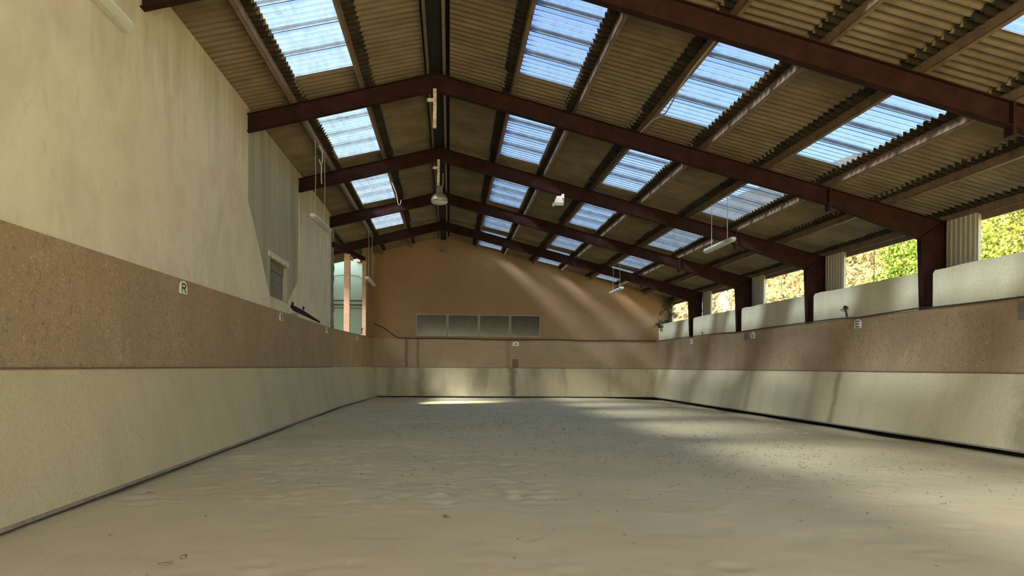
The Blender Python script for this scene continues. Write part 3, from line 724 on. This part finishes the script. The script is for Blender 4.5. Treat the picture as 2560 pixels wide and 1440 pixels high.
# ------------------------------------------------------------ dressage letters
def strokes(ch):
    L = {'E': [((0, 0), (0, 1)), ((0, 1), (.62, 1)), ((0, .5), (.52, .5)), ((0, 0), (.62, 0))],
         'F': [((0, 0), (0, 1)), ((0, 1), (.62, 1)), ((0, .5), (.52, .5))],
         'K': [((0, 0), (0, 1)), ((.62, 1), (0, .42)), ((.22, .6), (.64, 0))],
         'V': [((0, 1), (.32, 0)), ((.64, 1), (.32, 0))],
         'A': [((0, 0), (.36, 1)), ((.72, 0), (.36, 1)), ((.14, .34), (.58, .34))],
         'P': [((0, 0), (0, 1)), ((0, 1), (.40, 1)), ((.40, 1), (.60, .86)), ((.60, .86), (.60, .64)), ((.60, .64), (.40, .50)), ((.40, .50), (0, .50))],
         'R': [((0, 0), (0, 1)), ((0, 1), (.40, 1)), ((.40, 1), (.60, .86)), ((.60, .86), (.60, .64)), ((.60, .64), (.40, .50)), ((.40, .50), (0, .50)), ((.30, .50), (.62, 0))],
         'B': [((0, 0), (0, 1)), ((0, 1), (.40, 1)), ((.40, 1), (.57, .88)), ((.57, .88), (.57, .66)), ((.57, .66), (.42, .54)), ((.42, .54), (0, .54)), ((.42, .54), (.62, .40)), ((.62, .40), (.62, .14)), ((.62, .14), (.42, 0)), ((.42, 0), (0, 0))]}
    return L[ch]
def sign(ch, c, right, out, w_, h_, label):
    # c centre of the foot of the plate on the wall; right: reading direction; out: towards the room
    R = Vector(right); O = Vector(out); U = Vector((0, 0, 1)); c = Vector(c)
    root = thing('letter_sign', tuple(c), label, 'sign', 'riding letters on the walls')
    mb = MB(); hw = w_ / 2; pts = [(-hw, 0), (hw, 0)]; sh = h_ - hw * .62
    for q in range(11):
        t = math.pi * q / 10; pts.append((hw * math.cos(t), sh + hw * .62 * math.sin(t)))
    poly = [tuple(c + R * a + U * b) for a, b in pts]
    mb.prism(poly, tuple(O * .014)); 
    obj('plate', mb, M['sign'], root)
    lb = MB(); lh = h_ * .62; lw = lh * 1.0; th = lh * .085; base = c + U * (h_ * .14) + O * .0155
    W = .72 if ch == 'A' else .62
    sx = (w_ * .50) / W
    for (a, b) in strokes(ch):
        p = Vector(((a[0] - W / 2) * sx, a[1] * lh)); q = Vector(((b[0] - W / 2) * sx, b[1] * lh)); d = (q - p).normalized(); n = Vector((-d.y, d.x)) * th; p = p - d * th * .9; q = q + d * th * .9
        lb.prism([tuple(base + R * e.x + U * e.y) for e in (p - n, q - n, q + n, p + n)], tuple(O * .003))
    obj('letter', lb, M['letter'], root)
for ch, y, lab in (('R', 11.20, 'nearest on the left wall'), ('B', 17.56, 'on the left wall below the blocked window'), ('P', 24.0, 'on the left wall just before the side opening')):
    sign(ch, (BL + .002, y, H + .975), (0, 1, 0), (1, 0, 0), .29, .175, 'cream arched sign with black letter %s, %s' % (ch, lab))
sign('F', (wl_(29.9) + .012, 29.9, H + .955), (.043, .999, 0), (.999, -.043, 0), .29, .175, 'cream arched sign with black letter F, under the left side opening')
for ch, y, lab in (('E', 17.18, 'nearest on the right wall'), ('V', 23.36, 'in the middle of the right wall'), ('K', 29.5, 'on the right wall near the far corner')):
    sign(ch, (BD_R - .002, y, H + (.937 if ch == 'E' else .92)), (0, -1, 0), (-1, 0, 0), .29, .20, 'cream arched sign with black letter %s, %s' % (ch, lab))
sign('A', (2.888, Yg - .014, H + .918), (1, 0, 0), (0, -1, 0), .27, .185, 'cream sign with black letter A on the far wall below the long window')

# ------------------------------------------------------------ lamps and fittings
def fluo(x, y0, y1, z, zatt, ya, yb, label, tilt=0.0, wy=.10):
    c = (x, (y0 + y1) / 2, z)
    root = thing('strip_light', c, label, 'light fitting', 'hanging strip lights')
    body = MB(); hw = .075; n_ = 10
    def ring(y, zz, s): return [(x - hw * s, y, zz), (x + hw * s, y, zz), (x + hw * s * .8, y, zz + .045), (x - hw * s * .8, y, zz + .045)]
    zz = lambda y: z + tilt * (y - c[1])
    st = [(y0, .55), (y0 + .05, 1), (y1 - .05, 1), (y1, .55)]
    vs = []; 
    for y, s in st: vs += ring(y, zz(y), s)
    fs = [(4 * i + k, 4 * i + (k + 1) % 4, 4 * i + 4 + (k + 1) % 4, 4 * i + 4 + k) for i in range(3) for k in range(4)] + [(3, 2, 1, 0), (12, 13, 14, 15)]
    body.add(vs, fs); obj('housing', body, M['white'], root)
    df = MB(); vs = []
    for y, s in st:
        for k in range(7):
            t = math.pi * k / 6; vs.append((x - hw * s * .92 * math.cos(t), y, zz(y) - .055 * s * math.sin(t) - .001))
    fs = [(7 * i + k, 7 * i + 7 + k, 7 * i + 8 + k, 7 * i + k + 1) for i in range(3) for k in range(6)] + [tuple(range(7)), tuple(range(27, 20, -1))]
    df.add(vs, fs); obj('diffuser', df, M['diffuser'], root, smooth=False)
    for yl, yu in ((ya, ya), (yb, yb)):
        s_ = MB(); s_.tube([(x, yl, zz(yl) + .04), (x + .01, yl + .03, (zz(yl) + zatt) / 2), (x, yu, zatt)], .007, 6); obj('cord', s_, M['cord'], root)
fluo(6.09, 16.55, 18.42, H + 2.79, rz(6.09, 5.468), 16.95, 18.0, 'long white strip light on two cords, right side, nearer one')
fluo(6.09, 27.5, 29.5, H + 2.82, rz(6.09, 5.468), 27.95, 29.1, 'small white strip light on two cords, right side before the gable')
fluo(-2.88, 16.75, 19.1, H + 3.17, rz(-2.88, 5.468), 17.10, 18.36, 'white strip light hanging low on cords by the grey plaster, left side', .035)
fluo(-2.88, 27.9, 30.4, H + 3.08, rz(-2.88, 5.468), 28.3, 29.6, 'far white strip light on cords in front of the side opening, left side')
fluo(-2.88, 5.2, 7.30, H + 2.99, rz(-2.88, 5.468), 5.6, 6.9, 'strip light cut off by the top left edge of the photo')

# loose cord hooked over the left purlin by the strip light
mb = MB(); mb.tube([(-2.86, 17.5, H + 4.80), (-2.80, 17.55, H + 4.68), (-2.80, 17.55, H + 4.45), (-2.84, 17.55, H + 4.40), (-2.86, 17.5, H + 4.5)], .014, 6)
mb.tube([(-2.82, 17.55, H + 4.44), (-2.82, 17.55, H + 4.05), (-2.81, 17.55, H + 3.98)], .013, 6)
obj('cord_hook', mb, M['cord'], loc=(-2.86, 17.5, H + 4.8), label='loose pale cord looped over the left purlin', cat='cord')

def ridge_pole(y, label, z0, z1, x=-.30):
    root = thing('ridge_pole', (x, y, z1), label, 'pole', 'poles hanging from the ridge')
    mb = MB(); mb.box((x - .032, y - .032, z0), (x + .032, y + .032, z1)); obj('shaft', mb, M['pole'], root)
    mb = MB(); mb.box((x - .14, y - .02, z1 - .235), (x - .03, y + .02, z1 - .175)); obj('bracket', mb, M['pole'], root)
    return root
ridge_pole(14.70, 'short flaking pole hanging bare from the ridge of the second frame', H + 4.42, H + 5.14)
ridge_pole(19.70, 'flaking pole holding the bell lamp at the ridge', H + 4.486, H + 5.14)
root = thing('bell_lamp', (-.27, 19.70, H + 4.02), 'dull metal bell-shaped high bay lamp hanging at the ridge', 'lamp')
mb = MB(); mb.lathe([(.0, .48), (.045, .48), (.075, .44), (.085, .33), (.10, .30), (.16, .25), (.20, .17), (.212, .085), (.205, .085), (.19, .16), (.15, .23), (.09, .28), (.0, .29)], (-.27, 19.70, H + 4.0)); obj('shade', mb, M['lamp_metal'], root, smooth=True)
mb = MB(); mb.lathe([(.205, .088), (.17, .050), (.10, .026), (.0, .018)], (-.27, 19.70, H + 4.0)); obj('glass_cover', mb, M['diffuser'], root, smooth=True)
mb = MB(); mb.tube([(-.21, 19.7, H + 4.40), (-.185, 19.7, H + 4.55), (-.185, 19.7, H + 4.80)], .009, 6); obj('cable', mb, M['cord'], root)

# floodlight under the third frame's right rafter
root = thing('floodlight', (2.72, 19.72, rz(2.72, 5.15)), 'white boxy floodlight clamped under the third frame, right of the ridge', 'floodlight')
mb = MB(); cx_, cy_, cz_ = 2.70, 19.60, H + 4.08
mb.hexa([(cx_ - .12, cy_ - .10, cz_ + .02), (cx_ + .12, cy_ - .10, cz_ + .02), (cx_ + .12, cy_ + .10, cz_ + .02), (cx_ - .12, cy_ + .10, cz_ + .02),
         (cx_ - .045, cy_ - .05, cz_ + .20), (cx_ + .055, cy_ - .05, cz_ + .20), (cx_ + .055, cy_ + .06, cz_ + .20), (cx_ - .045, cy_ + .06, cz_ + .20)]); obj('reflector_housing', mb, M['white'], root)
mb = MB(); mb.box((cx_ - .105, cy_ - .085, cz_ - .045), (cx_ + .105, cy_ + .085, cz_ + .018)); obj('glass_front', mb, M['diffuser'], root)
mb = MB(); mb.box((cx_ - .095, cy_ - .075, cz_ - .062), (cx_ + .095, cy_ + .075, cz_ - .046)); obj('louvre', mb, M['black'], root)
mb = MB(); mb.box((cx_ + .115, cy_ - .012, cz_ + .0), (cx_ + .135, cy_ + .012, cz_ + .16)); mb.box((cx_ - .145, cy_ - .012, cz_ - .05), (cx_ - .122, cy_ + .012, cz_ + .03)); mb.box((cx_ + .09, cy_ - .02, cz_ + .15), (cx_ + .14, 19.80, cz_ + .26)); obj('yoke', mb, M['white'], root)

# curled wire at the left slope
mb = MB(); pts = [(-1.645, 22.1, H + 5.15), (-1.50, 22.0, H + 4.80), (-1.46, 22.0, H + 4.60), (-1.44, 22.0, H + 4.49), (-1.41, 22.0, H + 4.455), (-1.375, 22.0, H + 4.48), (-1.355, 22.0, H + 4.60)]
mb.tube(pts, .006, 6); obj('curled_wire', mb, M['white'], loc=(-1.6, 22.3, H + 5.15), label='white wire curling down from the left slope near the bell lamp', cat='wire')
# speaker at the gable top
root = thing('speaker_box', (-.24, 34.15, H + 4.94), 'small pale box speaker high at the top of the gable', 'speaker')
mb = MB(); mb.box((-.39, 34.02, H + 5.00), (-.10, 34.30, H + 5.14)); obj('cabinet', mb, M['putty'], root)
mb = MB(); mb.box((-.36, 34.06, H + 4.95), (-.12, 34.28, H + 4.995)); obj('bracket', mb, M['putty'], root)
# conduit sagging along the second purlin of bay one and its hangers
mb = MB(); pts = [(3.58, 10.0, rz(3.6, 5.46)), (3.58, 11.5, rz(3.6, 5.455)), (3.60, 12.2, rz(3.6, 5.44)), (3.66, 12.9, rz(3.6, 5.40)), (3.70, 13.4, rz(3.6, 5.40)), (3.60, 13.9, rz(3.6, 5.44)), (3.58, 14.7, rz(3.6, 5.46))]
mb.tube(pts, .014, 6); obj('conduit', mb, M['cord'], loc=(3.58, 10, H + 4.4), label='grey conduit sagging along the third purlin of the right slope', cat='conduit')

# cable along the far wall and hose along the right boards
def cable(pts, r, name, mat, label, cat, loc=None):
    # smooth through points
    P = [Vector(p) for p in pts]; out = []
    for i in range(len(P) - 1):
        a = P[max(i - 1, 0)]; b = P[i]; c = P[i + 1]; d = P[min(i + 2, len(P) - 1)]
        for q in range(6):
            t = q / 6; out.append(.5 * ((2 * b) + (c - a) * t + (2 * a - 5 * b + 4 * c - d) * t * t + (3 * b - a - 3 * c + d) * t ** 3))
    out.append(P[-1]); mb = MB(); mb.tube(out, r, 6)
    return obj(name, mb, mat, loc=tuple(loc or P[0]), label=label, cat=cat, smooth=True)
cable([(-3.22, 34.24, H + 1.80), (-2.80, 34.24, H + 1.62), (-2.29, 34.24, H + 1.27), (-1.95, 34.24, H + 1.20), (-.4, 34.24, H + 1.215), (1.2, 34.24, H + 1.19), (2.2, 34.24, H + 1.175), (3.0, 34.24, H + 1.18), (4.6, 34.24, H + 1.20), (5.8, 34.24, H + 1.17), (7.4, 34.24, H + 1.19), (9.15, 34.24, H + 1.19)], .022, 'wall_cable', M['black'], 'black cable running the width of the far wall under the long window', 'cable')
ho = [(9.20, 34.1, H + 1.19), (9.203, 31.5, H + 1.205), (9.203, 28.1, H + 1.205), (9.203, 26.3, H + 1.20), (9.203, 24.5, H + 1.17), (9.203, 22.8, H + 1.185), (9.203, 20.1, H + 1.20), (9.203, 18.0, H + 1.20), (9.203, 17.1, H + 1.17), (9.203, 16.2, H + 1.19), (9.203, 14.8, H + 1.21), (9.203, 14.0, H + 1.19), (9.203, 11.0, H + 1.185)]
cable(ho, .016, 'water_hose', M['pipe'], 'dark hose lying along the top edge of the right boards', 'hose')
# sprinklers
def sprinkler(p, label, s=1.0):
    x, y, z = p; root = thing('sprinkler', p, label, 'sprinkler', 'sprinklers on the boards')
    mb = MB(); mb.box((x - .03, y - .16 * s, z - .015), (x + .05, y + .16 * s, z + .02)); obj('bracket', mb, M['white'], root)
    mb = MB(); mb.tube([(x, y, z + .02), (x, y + .04 * s, z + .12 * s), (x, y + .09 * s, z + .24 * s)], .020 * s, 8); obj('riser', mb, M['black'], root)
    mb = MB(); c_ = Vector((x, y + .10 * s, z + .26 * s)); mb.lathe([(0, -.03 * s), (.035 * s, -.03 * s), (.04 * s, .0), (.03 * s, .04 * s), (0, .045 * s)], tuple(c_), 10)
    obj('head', mb, M['black'], root)
    mb = MB(); mb.tube([tuple(c_ + Vector((0, .0, -.03 * s))), tuple(c_ + Vector((0, .20 * s, -.05 * s)))], .011 * s, 6); mb.tube([tuple(c_), tuple(c_ + Vector((0, -.12 * s, 0)))], .018 * s, 6); obj('nozzle', mb, M['black'], root)
sprinkler((9.26, 17.75, H + 1.195), 'black sprinkler on a white bracket, right wall beside the E sign')
sprinkler((9.26, 28.3, H + 1.20), 'tiny far sprinkler on the right boards before the K sign', .45)
sprinkler((-3.44, 31.4, H + 1.21), 'black sprinkler on the left boards inside the side opening', .9)
# repairs on the boards
def plate(y0, y1, z0, z1, mat, label, name='repair_plate', x=BD_R - .008):
    mb = MB(); mb.box((x, y0, z0), (x + .012, y1, z1)); obj(name, mb, M[mat], loc=(x, (y0 + y1) / 2, z0), label=label, cat=name.replace('_', ' '))
plate(23.73, 24.10, H + .885, H + 1.13, 'putty', 'grey metal plate on the right boards left of the V sign')
plate(11.75, 12.15, H + .82, H + 1.12, 'putty', 'grey metal plate at the right edge of the photo on the boards')
mb = MB(); mb.box((2.74, Yg - .02, H - .03), (3.005, Yg - .012, H + .335)); obj('repair_board', mb, M['patch'], loc=(2.87, Yg - .02, H), label='reddish brown board piece low on the far wall under the A sign', cat='board')
# flaking white pier in the far right corner
mb = MB(); mb.box((9.24, 33.95, H + 1.18), (9.55, 34.28, H + 1.90)); struct('wall_far', mb, M['parapet'])

# ivy creeping in over the corner
root = thing('ivy', (9.5, 34.1, H + 1.9), 'dark ivy creeping in over the far right corner', 'ivy')
mb = MB()
for i in range(10):
    p = Vector((9.7, 34.05, H + 1.95)); q = [tuple(p)]
    tx = rnd.choice([(9.05, 1.75), (9.35, 2.0), (9.55, 2.95), (9.2, 2.4), (9.75, 2.7), (8.95, 1.9)])
    for s_ in range(1, 7):
        t = s_ / 6; q.append((9.7 + (tx[0] - 9.7) * t + rnd.uniform(-.05, .05), 34.05 - rnd.uniform(.0, .2), H + 1.95 + (tx[1] - 1.95) * t + .12 * math.sin(t * 3.1) + rnd.uniform(-.03, .03)))
    mb.tube(q, .008, 5)
obj('stems', mb, M['bark'], root)
def leaves(mb, n, fc, s0, s1):
    for _ in range(n):
        c_ = Vector(fc()); s_ = rnd.uniform(s0, s1); a = Vector((rnd.gauss(0, 1), rnd.gauss(0, 1), rnd.gauss(0, 1))).normalized(); b_ = a.orthogonal().normalized(); k_ = a.cross(b_)
        mb.add([c_ - b_ * s_, c_ - k_ * s_ * .6, c_ + b_ * s_, c_ + k_ * s_ * .6], [(0, 1, 2, 3)])
mb = MB()
cl = [(9.30, 1.93, .22, 70), (9.12, 1.85, .14, 40), (9.55, 2.95, .22, 60), (9.45, 2.6, .16, 30), (9.2, 2.35, .12, 14), (9.68, 2.75, .14, 40), (9.74, 2.35, .10, 20), (9.6, 2.0, .15, 60), (9.3, 1.65, .10, 14)]
for x, z, r_, n_ in cl: leaves(mb, n_, lambda: (x + rnd.gauss(0, r_ * .6), 34.02 - abs(rnd.gauss(0, .12)), H + z + rnd.gauss(0, r_ * .5)), .03, .06)
obj('leaves', mb, M['ivy'], root)

# ------------------------------------------------------------ outdoors
mb = MB(); mb.box((-160, -120, -.6), (300, 300, -.42)); struct('ground', mb, M['ground'])
# wooded hillside beyond the right side
gx = np.linspace(16, 190, 60); gy = np.linspace(-30, 330, 90); GX, GY = np.meshgrid(gx, gy, indexing='ij')
def hillz(x, y):
    d = x * .80 + y * .30
    return np.clip((d - 34) * .46, -1, 95) + 2.6 * vnoise(np.asarray(x, float), np.asarray(y, float), 14, 9) * np.clip((d - 30) / 20, 0, 1)
GZ = hillz(GX, GY)
vv = np.stack([GX, GY, GZ], -1).reshape(-1, 3); ii = np.arange(GX.size).reshape(GX.shape)
qq = np.stack([ii[:-1, :-1], ii[1:, :-1], ii[1:, 1:], ii[:-1, 1:]], -1).reshape(-1, 4)
mb = MB(); mb.v = [tuple(x) for x in vv.tolist()]; mb.f = [tuple(x) for x in qq.tolist()]
struct('hillside', mb, M['hill'], smooth=True)
mb = MB(); nq = 0
r2 = np.random.default_rng(11)
for _ in range(900):
    # bushes where the openings look out
    a = r2.uniform(.24, .95); y = r2.uniform(34, 130); x = a * y
    if x < 24: continue
    z = float(hillz(x, y)); 
    if z < -.3: continue
    R_ = r2.uniform(.8, 2.2) * (.6 + y / 120)
    for _k in range(55):
        v_ = r2.normal(size=3); v_ /= np.linalg.norm(v_); c_ = Vector((x + v_[0] * R_, y + v_[1] * R_, z + abs(v_[2]) * R_ * .9)); s_ = r2.uniform(.10, .26) * (.5 + y / 90)
        n_ = Vector(r2.normal(size=3).tolist()).normalized(); b_ = n_.orthogonal().normalized(); k2 = n_.cross(b_)
        mb.add([c_ - b_ * s_, c_ - k2 * s_ * .7, c_ + b_ * s_, c_ + k2 * s_ * .7], [(0, 1, 2, 3)])
obj('scrub', mb, M['scrub'], loc=(60, 80, 10), label='autumn scrub covering the hillside outside the side openings', cat='scrub', kind='stuff')

def tree(x, y, h, R_, zc, n, mat, label, ls=(.10, .2), seed=1, bark='bark'):
    rr = random.Random(seed); z0 = max(-.45, float(hillz(x, y)) if x > 16 else -.45)
    root = thing('tree', (x, y, z0), label, 'tree', None)
    mb = MB(); mb.tube([(x, y, z0 - .2), (x + .1, y, z0 + h * .3), (x, y + .1, z0 + h * .6), (x + .1, y, z0 + h * .85)], [.22, .18, .12, .05], 8)
    obj('trunk', mb, M[bark], root, smooth=True)
    br = MB()
    blobs = []
    for i in range(26):
        t = rr.uniform(0, 6.28); el = rr.uniform(-.9, 1.3); rad = R_ * rr.uniform(.35, .82)
        c_ = Vector((x + rad * math.cos(t) * math.cos(el), y + rad * math.sin(t) * math.cos(el), zc + rad * math.sin(el)))
        blobs.append((c_, R_ * rr.uniform(.26, .42)))
        if i < 14: br.tube([(x, y, z0 + h * rr.uniform(.25, .6)), tuple((c_ + Vector((x, y, z0 + h * .5))) / 2), tuple(c_)], [.07, .045, .015], 5)
    obj('branches', br, M[bark], root)
    mb = MB()
    for i in range(n):
        c_, r_ = blobs[rr.randrange(len(blobs))]; v_ = Vector((rr.gauss(0, 1), rr.gauss(0, 1), rr.gauss(0, 1))).normalized(); p = c_ + v_ * r_ * rr.uniform(.6, 1.05)
        s_ = rr.uniform(*ls); n_ = Vector((rr.gauss(0, 1), rr.gauss(0, 1), rr.gauss(0, 1) + .6)).normalized(); b_ = n_.orthogonal().normalized(); k_ = n_.cross(b_)
        mb.add([p - b_ * s_, p - k_ * s_ * .6, p + b_ * s_, p + k_ * s_ * .6], [(0, 1, 2, 3)])
    obj('crown', mb, M[mat], root)
tree(24.0, 29.5, 9.5, 5.2, 6.0, 20000, 'leaf', 'big yellow-green tree filling the nearest side opening', (.06, .14), 5)
tree(27.6, 42.5, 10, 4.3, 6.3, 14000, 'leaf2', 'green tree on the right of the second side opening', (.07, .16), 6)
tree(16.5, 52, 3.5, 1.8, 2.9, 1500, 'leaf2', 'low green bush behind the last side opening', (.10, .2), 8)
# bleached bare tree
root = thing('bare_tree', (22.0, 64.0, 2.0), 'bleached leafless tree seen through the opening before the last', 'tree')
z0 = float(hillz(22.0, 64.0)); mb = MB(); rr = random.Random(4)
mb.tube([(22, 64, z0 - .5), (22, 64, z0 + 3.2)], [.16, .13], 6); obj('trunk', mb, M['bark_white'], root)
mb = MB()
def branch(p, d, L_, r_, lv):
    q = p + d * L_; mb.tube([tuple(p), tuple((p + q) / 2 + Vector((rr.uniform(-.05, .05), 0, rr.uniform(0, .1)))), tuple(q)], [r_, r_ * .8, r_ * .55], 5)
    if lv:
        for _ in range(3): branch(q, (d + Vector((rr.uniform(-.6, .6), rr.uniform(-.4, .4), rr.uniform(-.1, .5)))).normalized(), L_ * rr.uniform(.6, .8), r_ * .6, lv - 1)
for k in range(6):
    branch(Vector((22, 64, z0 + 1.4 + k * .35)), Vector((rr.uniform(-.8, .8), rr.uniform(-.4, .4), rr.uniform(.5, 1.2))).normalized(), rr.uniform(1.1, 1.7), .075, 3)
obj('branches', mb, M['bark_white'], root)
print('objects', len(bpy.data.objects))
